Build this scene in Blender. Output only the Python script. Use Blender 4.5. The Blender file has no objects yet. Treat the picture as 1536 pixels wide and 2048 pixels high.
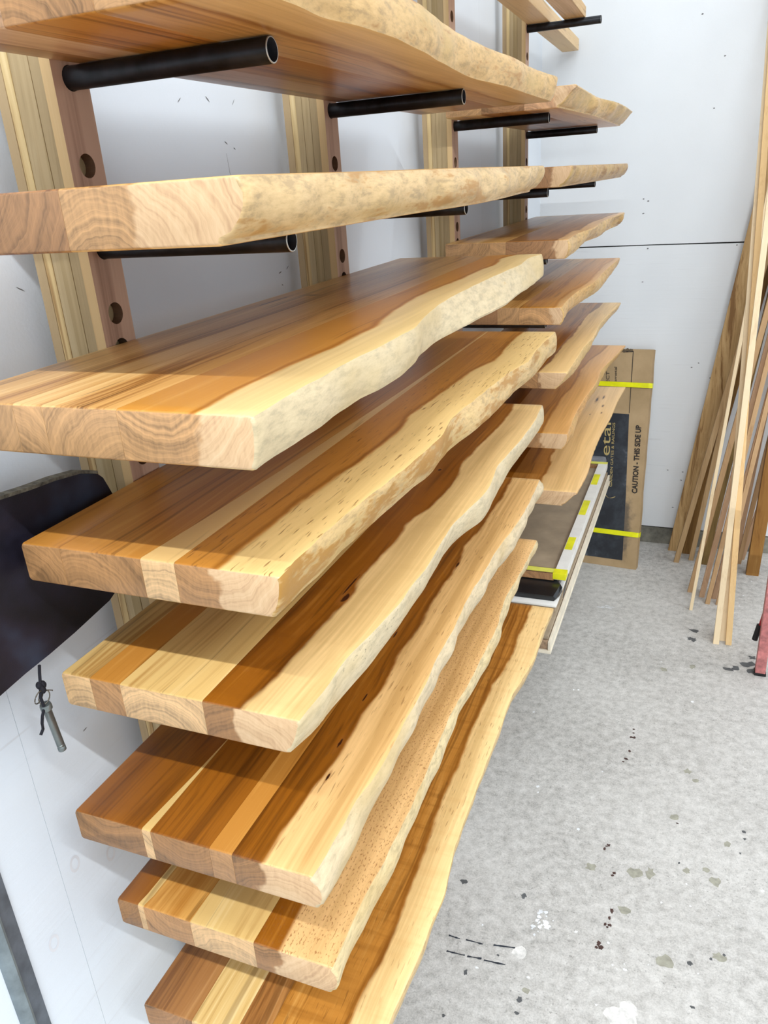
import bpy, bmesh, math, random
import numpy as np
from mathutils import Matrix, Vector, Euler

SC = bpy.context.scene
COL = SC.collection

# ---------------------------------------------------------------- camera
cam_data = bpy.data.cameras.new('camera')
cam = bpy.data.objects.new('camera', cam_data)
COL.objects.link(cam)
CR = Vector((0.92867926, 0.36544661, -0.06327401))
CU = Vector((-0.08734904, 0.3813166, 0.92030853))
CF = Vector((-0.36045107, 0.84914453, -0.38604223))
CPOS = Vector((0.7808, 0.0, 1.924))
cam.matrix_world = Matrix(((CR.x, CU.x, -CF.x, CPOS.x), (CR.y, CU.y, -CF.y, CPOS.y),
                           (CR.z, CU.z, -CF.z, CPOS.z), (0, 0, 0, 1)))
cam_data.sensor_fit = 'VERTICAL'
cam_data.sensor_height = 36.0
cam_data.sensor_width = 27.0
cam_data.lens = 1568.3 / 2048.0 * 36.0
cam_data.clip_start = 0.02
SC.camera = cam

# ---------------------------------------------------------------- light
world = bpy.data.worlds.new('world')
SC.world = world
world.use_nodes = True
world.node_tree.nodes['Background'].inputs[0].default_value = (0.80, 0.88, 1.0, 1)
world.node_tree.nodes['Background'].inputs[1].default_value = 0.25


def area(name, loc, sx, sy, watts, color=(0.89, 0.95, 1.0)):
    l = bpy.data.lights.new(name, 'AREA')
    l.shape = 'RECTANGLE'
    l.size, l.size_y, l.energy, l.color = sx, sy, watts, color
    o = bpy.data.objects.new(name, l)
    COL.objects.link(o)
    o.location = loc
    return o


# two rows of ceiling tube lamps running across the shop, then an added fill
area('lamp_or_fill', (2.5, -1.35, 4.6), 4.2, 0.07, 238)
area('lamp_or_fill', (2.5, 3.05, 4.6), 4.2, 0.07, 33)
area('lamp_or_fill', (4.2, 0.9, 4.6), 2.0, 6.0, 95)  # broad soft side fill added to lift the shade, not a tube row

SC.view_settings.view_transform = 'Standard'
SC.view_settings.look = 'None'
SC.view_settings.exposure = 0.20
SC.view_settings.gamma = 1.0
SC.view_settings.use_curve_mapping = False


# ---------------------------------------------------------------- helpers
def lin(c):
    out = []
    for v in c[:3]:
        v = v / 255.0
        out.append(v / 12.92 if v <= 0.04045 else ((v + 0.055) / 1.055) ** 2.4)
    return (out[0], out[1], out[2], 1.0)


def warm(c):
    r, g, b, a = lin(c)
    return (r * 0.95, g * 0.89, b * 0.73, a)


class NT:
    """small node-tree builder"""

    def __init__(self, name):
        self.m = bpy.data.materials.new(name)
        self.m.use_nodes = True
        self.t = self.m.node_tree
        self.b = self.t.nodes['Principled BSDF']

    def n(self, typ, **kw):
        nd = self.t.nodes.new(typ)
        for k, v in kw.items():
            setattr(nd, k, v)
        return nd

    def put(self, sock, v):
        if v is None:
            return
        if hasattr(v, 'links'):
            self.t.links.new(v, sock)
        else:
            sock.default_value = v

    def math(self, op, a, b=None, c=None, clamp=False):
        nd = self.n('ShaderNodeMath', operation=op, use_clamp=clamp)
        self.put(nd.inputs[0], a)
        self.put(nd.inputs[1], b)
        self.put(nd.inputs[2], c)
        return nd.outputs[0]

    def vec(self, x, y, z):
        nd = self.n('ShaderNodeCombineXYZ')
        for i, v in enumerate((x, y, z)):
            self.put(nd.inputs[i], v)
        return nd.outputs[0]

    def coord(self, kind='Object'):
        return self.n('ShaderNodeTexCoord').outputs[kind]

    def xyz(self, v):
        nd = self.n('ShaderNodeSeparateXYZ')
        self.put(nd.inputs[0], v)
        return nd.outputs

    def noise(self, v, scale=1.0, detail=2.0, rough=0.5, dist=0.0):
        nd = self.n('ShaderNodeTexNoise')
        self.put(nd.inputs['Vector'], v)
        nd.inputs['Scale'].default_value = scale
        nd.inputs['Detail'].default_value = detail
        nd.inputs['Roughness'].default_value = rough
        nd.inputs['Distortion'].default_value = dist
        return nd.outputs['Fac']

    def ramp(self, f, stops, interp='LINEAR'):
        nd = self.n('ShaderNodeValToRGB')
        cr = nd.color_ramp
        cr.interpolation = interp
        while len(cr.elements) < len(stops):
            cr.elements.new(0.5)
        for e, (p, c) in zip(cr.elements, stops):
            e.position, e.color = p, c
        self.put(nd.inputs[0], f)
        return nd.outputs[0]

    def step(self, f, a, b):
        nd = self.n('ShaderNodeMapRange', interpolation_type='SMOOTHSTEP')
        self.put(nd.inputs[0], f)
        nd.inputs[1].default_value, nd.inputs[2].default_value = a, b
        return nd.outputs[0]

    def mix(self, f, a, b, mode='MIX'):
        nd = self.n('ShaderNodeMix', data_type='RGBA', blend_type=mode)
        self.put(nd.inputs[0], f)
        self.put(nd.inputs[6], a)
        self.put(nd.inputs[7], b)
        return nd.outputs[2]

    def bump(self, h, strength=0.1, dist=0.002):
        nd = self.n('ShaderNodeBump')
        nd.inputs['Strength'].default_value = strength
        nd.inputs['Distance'].default_value = dist
        self.put(nd.inputs['Height'], h)
        self.put(self.b.inputs['Normal'], nd.outputs[0])

    def out(self, color=None, rough=None, metal=None, spec=None, coat=None):
        self.put(self.b.inputs['Base Color'], color)
        self.put(self.b.inputs['Roughness'], rough)
        self.put(self.b.inputs['Metallic'], metal)
        self.put(self.b.inputs['Specular IOR Level'], spec)
        if coat:
            self.b.inputs['Coat Weight'].default_value = coat
            self.b.inputs['Coat Roughness'].default_value = 0.18
        return self.m


def wood(name, base, dark, light, seed, axis='y', sapw=None, sap=None, sapamp=0.016, fleck=0.0, pebble=0.0,
         curl=0.0, knots=(), streak=0.45, rough=0.34, endc=(172, 130, 96), ring=(0.0, -0.03), contrast=1.0, coat=0.12, line=0.6, fig=1.0):
    """long grain along the axis, growth rings on the cut ends; the d attribute (distance from the live edge)
    places the pale sapwood band"""
    t = NT(name)
    x, y, z = t.xyz(t.coord())
    if axis == 'z':
        y, z = z, y
    sx = seed * 1.37
    X = t.math('ADD', x, sx)
    wn = t.noise(t.vec(t.math('MULTIPLY', X, 5.0), t.math('MULTIPLY', y, 1.5), t.math('MULTIPLY', z, 5.0)), 1, 2)
    w = t.math('MULTIPLY', t.math('SUBTRACT', wn, 0.5), 0.05 * fig)
    xw = t.math('ADD', X, w)
    zw = t.math('ADD', z, w)

    def st(k, ky, det=2, r=0.55):
        return t.noise(t.vec(t.math('MULTIPLY', xw, k), t.math('MULTIPLY', y, ky), t.math('MULTIPLY', zw, k)), 1, det, r)
    s1 = st(30, 0.9, 3)
    s2 = st(190, 3.2, 3)
    s3 = st(11, 0.6, 2)
    g = t.math('ADD', t.math('MULTIPLY', s1, 0.45), t.math('ADD', t.math('MULTIPLY', s2, 0.25), t.math('MULTIPLY', s3, 0.3)))
    g = t.math('MULTIPLY_ADD', t.math('SUBTRACT', g, 0.5), contrast * 2.3, 0.5, clamp=True)
    heart = t.ramp(g, [(0.24, warm(dark)), (0.46, warm(base)), (0.55, warm(base)), (0.78, warm(light))])
    col = heart
    if axis == 'y' and streak:
        k1 = st(85, 0.55, 2, 0.5)
        col = t.mix(t.math('MULTIPLY', t.step(k1, 0.60, 0.68), streak), col, warm(tuple(c * 0.72 for c in dark)))
    d = None
    if sap:
        d = t.n('ShaderNodeAttribute', attribute_name='d').outputs['Fac']
        bn = t.noise(t.vec(t.math('MULTIPLY', X, 9), t.math('MULTIPLY', y, 3.2), t.math('MULTIPLY', z, 9)), 1, 4, 0.6)
        dd = t.math('ADD', d, t.math('MULTIPLY', t.math('SUBTRACT', bn, 0.5), sapamp * 2.4))
        m = t.step(dd, sapw + 0.004, sapw - 0.004)
        sb = tuple(max(0, c - 26) for c in sap)
        sl = tuple(min(255, c + 14) for c in sap)
        sapc = t.ramp(g, [(0.22, warm(sb)), (0.5, warm(sap)), (0.75, warm(sl))])
        if line:
            ln = t.math('SUBTRACT', 1.0, t.math('ABSOLUTE', t.math('DIVIDE', t.math('SUBTRACT', dd, sapw + 0.006), 0.006)), clamp=True)
            col = t.mix(t.math('MULTIPLY', ln, line), col, warm(dark))
        if curl:
            c1 = t.noise(t.vec(t.math('MULTIPLY', X, 5), t.math('MULTIPLY', y, 46), z), 1, 3, 0.6)
            cm = t.step(c1, 0.45, 0.72)
            col = t.mix(t.math('MULTIPLY', cm, curl), col, warm(dark))
            sapc = t.mix(t.math('MULTIPLY', cm, curl * 0.3), sapc, warm(base))
        col = t.mix(m, col, sapc)
    if fleck:
        fn = t.noise(t.vec(t.math('MULTIPLY', X, 330), t.math('MULTIPLY', y, 30), t.math('MULTIPLY', z, 330)), 1, 1)
        fz = t.noise(t.vec(t.math('MULTIPLY', X, 14), t.math('MULTIPLY', y, 5), z), 1, 1)
        f = t.math('MULTIPLY', t.step(fn, 0.62, 0.72), t.step(fz, 0.36, 0.56))
        col = t.mix(t.math('MULTIPLY', f, fleck), col, warm((120, 76, 34)))
    if pebble:
        pn = t.noise(t.vec(t.math('MULTIPLY', X, 420), t.math('MULTIPLY', y, 170), t.math('MULTIPLY', z, 100)), 1, 1)
        col = t.mix(t.math('MULTIPLY', t.step(pn, 0.56, 0.72), pebble), col, warm((150, 96, 52)))
    if curl and not sap:
        cn = t.noise(t.vec(t.math('MULTIPLY', X, 5), t.math('MULTIPLY', y, 46), z), 1, 3, 0.6)
        col = t.mix(t.math('MULTIPLY', t.step(cn, 0.45, 0.72), curl), col, warm(dark))
    for kx, ky, rx, ry in knots:
        ex = t.math('DIVIDE', t.math('SUBTRACT', x, kx), rx)
        ey = t.math('DIVIDE', t.math('SUBTRACT', y, ky), ry)
        kn = t.noise(t.vec(t.math('MULTIPLY', x, 120), t.math('MULTIPLY', y, 60), z), 1, 3, 0.6)
        ee = t.math('ADD', t.math('SQRT', t.math('ADD', t.math('MULTIPLY', ex, ex), t.math('MULTIPLY', ey, ey))), t.math('MULTIPLY', t.math('SUBTRACT', kn, 0.5), 1.6))
        col = t.mix(t.math('MULTIPLY', t.step(ee, 2.6, 0.9), 0.55), col, warm((150, 92, 40)))
        col = t.mix(t.step(ee, 1.1, 0.7), col, warm((58, 26, 12)))
    # cut ends
    if axis == 'y':
        nrm = t.xyz(t.coord('Normal'))
        ie = t.step(t.math('ABSOLUTE', nrm[1]), 0.72, 0.85)
        dx = t.math('SUBTRACT', x, ring[0])
        dz = t.math('SUBTRACT', z, ring[1])
        rad = t.math('SQRT', t.math('ADD', t.math('MULTIPLY', dx, dx), t.math('MULTIPLY', dz, dz)))
        wob = t.noise(t.vec(t.math('MULTIPLY', x, 22), sx, t.math('MULTIPLY', z, 22)), 1, 3, 0.55)
        rw = t.math('ADD', rad, t.math('MULTIPLY', wob, 0.024))
        rn = t.noise(t.vec(t.math('MULTIPLY', rw, 330), sx, 0.0), 1, 2, 0.6)
        rb = t.noise(t.vec(t.math('MULTIPLY', rw, 55), sx + 4, 0.0), 1, 2, 0.6)
        ry = t.noise(t.vec(t.math('MULTIPLY', x, 260), sx, t.math('MULTIPLY', z, 60)), 1, 2, 0.6)
        e = t.math('ADD', t.math('MULTIPLY', rn, 0.4), t.math('ADD', t.math('MULTIPLY', rb, 0.4), t.math('MULTIPLY', ry, 0.2)))
        ed = tuple(c * 0.60 for c in endc)
        el = tuple(min(255, c * 1.18) for c in endc)
        ec = t.ramp(e, [(0.30, warm(ed)), (0.5, warm(endc)), (0.68, warm(el))])
        if sap:
            de = t.math('ADD', d, t.math('MULTIPLY', t.math('SUBTRACT', wob, 0.5), 0.06))
            sm = t.step(de, sapw + 0.006, sapw - 0.002)
            es = t.ramp(e, [(0.30, warm((176, 138, 108))), (0.5, warm((212, 178, 146))), (0.7, warm((228, 200, 170)))])
            ec = t.mix(sm, ec, es)
        col = t.mix(ie, col, ec)
        r = t.math('ADD', rough, t.math('MULTIPLY', ie, 0.2))
        t.bump(s2, 0.05, 0.001)
        return t.out(col, r, spec=0.45, coat=coat)
    t.bump(s2, 0.08, 0.001)
    return t.out(col, rough, spec=0.3)


def live_mat(name, seed, patch=0.5, base=(226, 208, 170), brown=(166, 120, 54), speck=0.2, grey=0.0):
    """debarked waney edge: pale sapwood with torn cambium patches"""
    t = NT(name)
    x, y, z = t.xyz(t.coord())
    Y = t.math('ADD', y, seed * 3.1)
    a = t.noise(t.vec(t.math('MULTIPLY', x, 8), t.math('MULTIPLY', Y, 7), t.math('MULTIPLY', z, 34)), 1, 4, 0.62)
    b = t.noise(t.vec(t.math('MULTIPLY', x, 30), t.math('MULTIPLY', Y, 40), t.math('MULTIPLY', z, 130)), 1, 4, 0.65)
    c = t.noise(t.vec(t.math('MULTIPLY', x, 8), t.math('MULTIPLY', Y, 4.5), t.math('MULTIPLY', z, 12)), 1, 2)
    base = tuple(v * f_ for v, f_ in zip(base, (0.94, 0.93, 0.93)))
    b2 = tuple(v * 0.86 for v in base)
    col = t.ramp(b, [(0.36, warm(b2)), (0.5, warm(base)), (0.66, warm(tuple(min(255, v + 14) for v in base)))])
    col = t.mix(t.math('MULTIPLY', t.step(c, 0.45, 0.7), 0.6), col, warm((196, 166, 108)))
    lo = 0.645 - 0.175 * patch
    ab = t.math('ADD', t.math('MULTIPLY', a, 0.68), t.math('MULTIPLY', b, 0.32))
    col = t.mix(t.math('MULTIPLY', t.step(ab, lo, lo + 0.09), min(1, 0.55 + patch * 0.4)), col, warm(brown))
    s = t.noise(t.vec(t.math('MULTIPLY', x, 90), t.math('MULTIPLY', Y, 120), t.math('MULTIPLY', z, 260)), 1, 3, 0.7)
    zone = t.noise(t.vec(x, t.math('MULTIPLY', Y, 6), t.math('MULTIPLY', z, 20)), 1, 1)
    sp = t.math('MULTIPLY', t.step(s, 0.60, 0.68), t.step(zone, 0.42, 0.66))
    col = t.mix(t.math('MULTIPLY', sp, speck), col, warm((70, 62, 48)))
    if grey:
        col = t.mix(grey, col, warm((206, 196, 174)))
    t.bump(ab, 0.35, 0.003)
    return t.out(col, 0.42, spec=0.4, coat=0.08)


def plain(name, c, rough=0.5, metal=0.0, var=0.12, scale=20, bump=0.0, spec=0.4):
    t = NT(name)
    n = t.noise(t.coord(), scale, 4, 0.6)
    a = tuple(v * (1 - var) for v in c)
    b = tuple(min(255, v * (1 + var)) for v in c)
    if bump:
        t.bump(n, bump, 0.003)
    return t.out(t.ramp(n, [(0.3, lin(a)), (0.7, lin(b))]), rough, metal, spec)


class MB:
    def __init__(self):
        self.v, self.f, self.m, self.d = [], [], [], []

    def add(self, verts, faces, mat=0, d=None):
        o = len(self.v)
        self.v += [tuple(p) for p in verts]
        self.d += list(d) if d is not None else [0.0] * len(verts)
        for i, f in enumerate(faces):
            self.f.append([o + k for k in f])
            self.m.append(mat[i] if isinstance(mat, list) else mat)
        return self

    def box(self, a, b, mat=0, bev=0.0):
        (x0, y0, z0), (x1, y1, z1) = a, b
        if bev <= 0:
            v = [(x0, y0, z0), (x1, y0, z0), (x1, y1, z0), (x0, y1, z0), (x0, y0, z1), (x1, y0, z1), (x1, y1, z1), (x0, y1, z1)]
            f = [(0, 3, 2, 1), (4, 5, 6, 7), (0, 1, 5, 4), (1, 2, 6, 5), (2, 3, 7, 6), (3, 0, 4, 7)]
            return self.add(v, f, mat)
        bm = bmesh.new()
        bmesh.ops.create_cube(bm, size=1.0)
        for q in bm.verts:
            q.co = Vector(((x0 + x1) / 2 + q.co.x * (x1 - x0), (y0 + y1) / 2 + q.co.y * (y1 - y0), (z0 + z1) / 2 + q.co.z * (z1 - z0)))
        bmesh.ops.bevel(bm, geom=bm.edges[:], offset=bev, segments=2, affect='EDGES', profile=0.6)
        bm.verts.index_update()
        self.add([tuple(q.co) for q in bm.verts], [[q.index for q in f.verts] for f in bm.faces], mat)
        bm.free()
        return self

    def prism(self, pts, vec, mat=0):
        n = len(pts)
        v = [tuple(p) for p in pts] + [tuple(Vector(p) + Vector(vec)) for p in pts]
        f = [list(range(n))[::-1], list(range(n, 2 * n))] + [(i, (i + 1) % n, n + (i + 1) % n, n + i) for i in range(n)]
        return self.add(v, f, mat)

    def sweep(self, loops, mats=0, caps=True, capmat=0, d=None):
        n = len(loops[0])
        v = [p for l in loops for p in l]
        f, m = [], []
        for s in range(len(loops) - 1):
            for i in range(n):
                f.append((s * n + i, s * n + (i + 1) % n, (s + 1) * n + (i + 1) % n, (s + 1) * n + i))
                m.append(mats[i] if isinstance(mats, list) else mats)
        if caps:
            f.append(list(range(n))[::-1]); m.append(capmat)
            k = (len(loops) - 1) * n
            f.append(list(range(k, k + n))); m.append(capmat)
        return self.add(v, f, m, d)

    def tube(self, path, r, seg=10, mat=0, closed=False):
        P = [Vector(p) for p in path]
        loops = []
        n = len(P)
        for i, p in enumerate(P):
            if closed:
                tg = P[(i + 1) % n] - P[i - 1]
            else:
                tg = P[min(i + 1, n - 1)] - P[max(i - 1, 0)]
            tg.normalize()
            ref = Vector((0, 0, 1)) if abs(tg.z) < 0.9 else Vector((1, 0, 0))
            u = tg.cross(ref).normalized()
            w = tg.cross(u)
            rr = r[i] if isinstance(r, (list, tuple)) else r
            loops.append([tuple(p + (u * math.cos(2 * math.pi * k / seg) + w * math.sin(2 * math.pi * k / seg)) * rr) for k in range(seg)])
        if closed:
            loops.append(loops[0])
        return self.sweep(loops, mat, caps=not closed, capmat=mat)

    def mesh(self, name, mats, origin=(0, 0, 0), smooth=False, attr=False):
        me = bpy.data.meshes.new(name)
        o = origin
        me.from_pydata([(p[0] - o[0], p[1] - o[1], p[2] - o[2]) for p in self.v], [], self.f)
        for m in mats:
            me.materials.append(m)
        me.polygons.foreach_set('material_index', self.m)
        if attr:
            a = me.attributes.new('d', 'FLOAT', 'POINT')
            a.data.foreach_set('value', self.d)
        bm = bmesh.new()
        bm.from_mesh(me)
        bmesh.ops.recalc_face_normals(bm, faces=bm.faces[:])
        bm.to_mesh(me)
        bm.free()
        if smooth:
            me.polygons.foreach_set('use_smooth', [True] * len(me.polygons))
            me.set_sharp_from_angle(angle=math.radians(42))
        me.update()
        return me


def part(name, mb, mats, parent=None, smooth=False, attr=False, origin=None, label=None, kind=None):
    """link one mesh object; vertices are given in world space"""
    if not isinstance(mats, (list, tuple)):
        mats = [mats]
    o3 = origin if origin is not None else (tuple(parent['org']) if parent is not None else (0, 0, 0))
    o = bpy.data.objects.new(name, mb.mesh(name, mats, o3, smooth, attr))
    COL.objects.link(o)
    o['org'] = list(o3)
    if parent is not None:
        o.parent = parent
        po = parent['org']
        o.location = (o3[0] - po[0], o3[1] - po[1], o3[2] - po[2])
    else:
        o.location = o3
    if label:
        o['label'] = label
    if kind:
        o['kind'] = kind
    return o


def thing(name, loc, label, cat, group=None):
    o = bpy.data.objects.new(name, None)
    o.empty_display_size = 0.05
    COL.objects.link(o)
    o.location = loc
    o['org'] = list(loc)
    o['label'], o['category'] = label, cat
    if group:
        o['group'] = group
    return o


def tag(o, label, cat, group=None):
    o['label'], o['category'] = label, cat
    if group:
        o['group'] = group
    return o


rnd = random.Random(7)


def blob(cx, cy, r, z, seed, n=11, sx=1.0, sy=1.0, rough=0.35):
    q = random.Random(seed)
    pts = []
    for i in range(n):
        a = 2 * math.pi * i / n
        k = r * (1 + rough * (q.random() - 0.5) * 2)
        pts.append((cx + math.cos(a) * k * sx, cy + math.sin(a) * k * sy, z))
    return pts


# ---------------------------------------------------------------- structure
WX, WY = -0.033, 4.16      # faces of the left and back walls


def concrete():
    t = NT('concrete')
    c = t.coord()
    a = t.noise(c, 1.6, 4, 0.6)
    b = t.noise(c, 34, 5, 0.75)
    e = t.noise(c, 210, 3, 0.8)
    k = t.math('ADD', t.math('MULTIPLY', a, 0.25), t.math('ADD', t.math('MULTIPLY', b, 0.45), t.math('MULTIPLY', e, 0.30)))
    col = t.ramp(k, [(0.36, lin((138, 134, 128))), (0.45, lin((178, 173, 166))), (0.53, lin((200, 195, 188))), (0.64, lin((220, 215, 208)))])
    sp = t.noise(c, 85, 5, 0.8)
    zone = t.noise(c, 4.0, 3, 0.6)
    m = t.math('MULTIPLY', t.step(sp, 0.56, 0.66), t.step(zone, 0.34, 0.62))
    col = t.mix(t.math('MULTIPLY', m, 0.75), col, lin((112, 109, 102)))
    wv = t.noise(t.vec(*[t.math('ADD', q, 5.0) for q in t.xyz(c)]), 60, 4, 0.75)
    col = t.mix(t.math('MULTIPLY', t.step(wv, 0.62, 0.70), 0.6), col, lin((224, 221, 214)))
    t.bump(k, 0.15, 0.003)
    return t.out(col, t.math('MULTIPLY_ADD', b, 0.3, 0.42), spec=0.35)


def paint(name, ply, seed, grain='y', warmer=False):
    t = NT(name)
    c = t.coord()
    x, y, z = t.xyz(c)
    a = t.noise(c, 1.3, 3, 0.6)
    c1, c2 = ((230, 231, 231), (240, 240, 239)) if warmer else ((224, 229, 235), (233, 238, 243))
    col = t.ramp(a, [(0.3, lin(c1)), (0.7, lin(c2))])
    f = t.noise(c, 190, 3, 0.6)
    if ply:
        if grain == 'y':
            v = t.vec(t.math('MULTIPLY', x, 3), t.math('MULTIPLY', y, 2.2), t.math('MULTIPLY', z, 95))
        else:
            v = t.vec(t.math('MULTIPLY', x, 2.2), t.math('MULTIPLY', y, 3), t.math('MULTIPLY', z, 95))
        g = t.noise(v, 1, 4, 0.65)
        blot = t.noise(c, 7, 3, 0.6)
        col = t.mix(t.math('MULTIPLY', t.math('MULTIPLY', t.step(g, 0.58, 0.75), t.step(blot, 0.45, 0.65)), 0.35), col, lin((196, 192, 190)))
        h = t.math('ADD', t.math('MULTIPLY', g, 0.8), t.math('MULTIPLY', f, 0.2))
        t.bump(h, 0.25, 0.003)
    else:
        t.bump(f, 0.12, 0.002)
    return t.out(col, 0.42, spec=0.35)


CONC = concrete()
PAINT = paint('white_wall_paint', False, 1)
PLY_L = paint('white_painted_plywood_left', True, 2, 'y')
PLY_B = paint('white_painted_plywood_back', True, 3, 'x', True)
PAINT_B = paint('white_back_wall_paint', False, 4, 'x', True)
GAP = plain('dark_gap', (52, 50, 48), 0.9)
CURB = plain('dirty_curb_concrete', (122, 118, 106), 0.85, var=0.25, scale=14, bump=0.2)

floor = part('floor', MB().box((-0.2, -4.6, -0.12), (6.0, 4.4, 0.0)), CONC, kind='structure')
ceil = part('ceiling', MB().box((-0.2, -4.6, 4.7), (6.0, 4.4, 4.8)), PAINT, kind='structure')
wl = part('wall_left', MB().box((-0.2, -4.6, 0), (WX - 0.012, 4.4, 4.7)), GAP, kind='structure')
for (y0, y1, z0, z1, m) in [(-4.6, 0.6047, 0.0, 1.566, PLY_L), (0.6053, 3.046, 0.0, 1.566, PLY_L), (3.048, WY + 0.012, 0.0, 1.566, PLY_L),
                            (-4.6, 3.046, 1.567, 4.7, PAINT), (3.047, WY + 0.012, 1.567, 4.7, PAINT)]:
    part('panel', MB().box((WX - 0.012, y0, z0), (WX, y1, z1)), m, wl)
wb = part('wall_back', MB().box((-0.2, WY + 0.014, 0), (6.0, 4.4, 4.7)), GAP, kind='structure')
pts_low = [(-0.045, 0.100), (6.0, 0.100), (6.0, 1.566), (2.4, 1.563), (1.3, 1.566), (0.86, 1.564), (0.5, 1.5665), (-0.045, 1.563)]
part('panel', MB().prism([(x, WY, z) for x, z in pts_low], (0, 0.014, 0)), PLY_B, wb)
part('panel', MB().box((-0.045, WY, 1.571), (6.0, WY + 0.014, 4.7)), PAINT_B, wb)
part('curb', MB().box((-0.045, WY + 0.002, 0), (6.0, WY + 0.014, 0.093)), CURB, wb)
part('wall_right', MB().box((6.0, -4.6, 0), (6.15, 4.4, 4.7)), PAINT, kind='structure')
part('wall_front', MB().box((-0.2, -4.75, 0), (6.0, -4.6, 4.7)), PAINT, kind='structure')

# small wear marks on the walls
DARKM = plain('dark_scuff', (128, 126, 126), 0.8)
KNOT = plain('knot_grey', (220, 220, 223), 0.5, var=0.04)  # faint grey of the knots in the painted plywood
mk = MB()
for i, (y, z) in enumerate([(1.196, 2.067), (1.279, 2.073), (1.361, 2.073), (1.32, 2.007), (1.346, 1.998), (1.463, 1.77), (1.496, 1.776),
                            (1.467, 1.745), (0.786, 1.829), (0.753, 1.384), (0.712, 1.197), (1.131, 1.898)]):
    q = random.Random(i)
    a = q.uniform(-0.9, 0.9)
    L, w = q.uniform(0.003, 0.008), q.uniform(0.0006, 0.0014)
    c, s = math.cos(a), math.sin(a)
    mk.add([(WX + 0.0004, y + c * u * L - s * v * w, z + s * u * L + c * v * w) for u, v in ((-1, 0), (-.3, -1), (.4, -.7), (1, 0), (.3, 1), (-.5, .8))], [(0, 1, 2, 3, 4, 5)])
mk.add([(WX + 0.0004, y, z) for y, z in ((1.316, 1.99), (1.3165, 1.99), (1.321, 1.955), (1.320, 1.955))], [(0, 1, 2, 3)])
part('scuff_mark', mk, DARKM, wl, kind='stuff')
kb = MB()
for i, (y, z) in enumerate([(0.632, 1.008), (0.562, 0.923), (0.70, 0.962)]):
    o1 = [(WX + 0.0004, y + 0.010 * math.cos(a), z + 0.015 * math.sin(a)) for a in [k * math.pi / 8 for k in range(16)]]
    o2 = [(WX + 0.0004, y + 0.006 * math.cos(a), z + 0.010 * math.sin(a)) for a in [k * math.pi / 8 for k in range(16)]]
    kb.add(o1 + o2, [(k, (k + 1) % 16, 16 + (k + 1) % 16, 16 + k) for k in range(16)])
part('knot_mark', kb, KNOT, wl, kind='stuff')
bk = MB()
for i, (x, z) in enumerate([(0.476, 1.767), (0.455, 1.777), (0.457, 1.713), (0.474, 1.397), (0.763, 1.003), (0.825, 0.929), (0.487, 1.553), (0.882, 1.556),
                            (0.734, 0.425), (0.73, 0.379), (0.651, 2.504), (0.756, 2.336), (0.73, 2.136), (0.733, 0.98), (0.66, 0.43), (0.70, 0.22)]):
    bk.add([(p[0], WY - 0.0005, p[1]) for p in [(a, b) for a, b, _ in blob(x, z, 0.0036, 0, i, 7, 1.3, 0.8)]], [tuple(range(7))])
part('nail_hole', bk, DARKM, wb, kind='stuff')

# stains and paint drips on the floor
ST_BROWN = plain('brown_drip', (74, 52, 46), 0.45)
ST_DARK = plain('dark_stain', (88, 88, 88), 0.7)
ST_OLIVE = plain('faint_stain', (158, 154, 138), 0.6, var=0.1, scale=60)
ST_WHITE = plain('white_paint_drip', (238, 238, 238), 0.5)
ST_PALE = plain('pale_patch', (222, 217, 210), 0.6, var=0.1, scale=60)
drips = [(0.663, 2.501), (0.665, 2.48), (0.67, 2.454), (0.66, 2.453), (0.66, 2.375), (0.645, 2.312), (0.652, 2.329), (0.637, 1.909), (0.632, 1.898), (0.642, 1.915),
         (0.667, 1.803), (0.67, 1.813), (0.679, 1.679), (0.675, 1.653), (0.679, 1.63), (0.667, 1.629), (0.674, 1.622), (0.658, 1.559), (0.664, 1.553), (0.654, 1.55), (0.658, 1.566), (0.835, 2.07)]
darks = [(0.847, 1.91), (1.016, 2.003), (1.028, 2.096), (0.886, 1.579), (1.03, 2.067), (0.491, 1.338), (0.493, 1.303), (0.323, 1.238), (0.897, 1.458), (0.97, 1.633), (0.938, 1.609),
         (0.342, 1.367), (0.411, 1.443), (0.435, 1.651), (0.257, 1.645)]
flakes = [(0.836, 3.202), (0.852, 3.195), (0.849, 3.271), (0.994, 3.003), (1.016, 3.013), (1.062, 3.061), (1.082, 3.116), (1.075, 3.011)]
olives = [(0.743, 2.927), (0.852, 2.98), (0.824, 2.097), (0.979, 2.028), (0.868, 1.887), (0.77, 1.846), (0.922, 1.907), (0.946, 1.87), (0.502, 1.369), (0.711, 1.69), (0.826, 1.564), (0.884, 2.286),
          (0.856, 2.327), (0.724, 1.831), (0.957, 1.622), (0.602, 1.814)]
whites = [(0.888, 2.957), (0.386, 2.102), (0.393, 2.075), (0.544, 1.952), (0.682, 1.574), (0.87, 1.838), (1.071, 1.878), (0.883, 1.763), (0.787, 1.541), (0.7, 1.511), (0.728, 1.523), (0.712, 1.503),
          (0.732, 1.507), (0.675, 1.388), (0.348, 1.52), (0.5, 1.406), (1.067, 2.494), (0.292, 2.497), (0.583, 2.239), (0.415, 2.684), (0.489, 1.535), (0.367, 1.39), (0.595, 1.58), (0.956, 1.754),
          (0.806, 1.75), (0.908, 1.556), (0.859, 2.734), (0.433, 2.689), (0.73, 2.982), (1.04, 3.55), (1.06, 3.66), (1.07, 3.8), (1.1, 3.82)]


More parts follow.
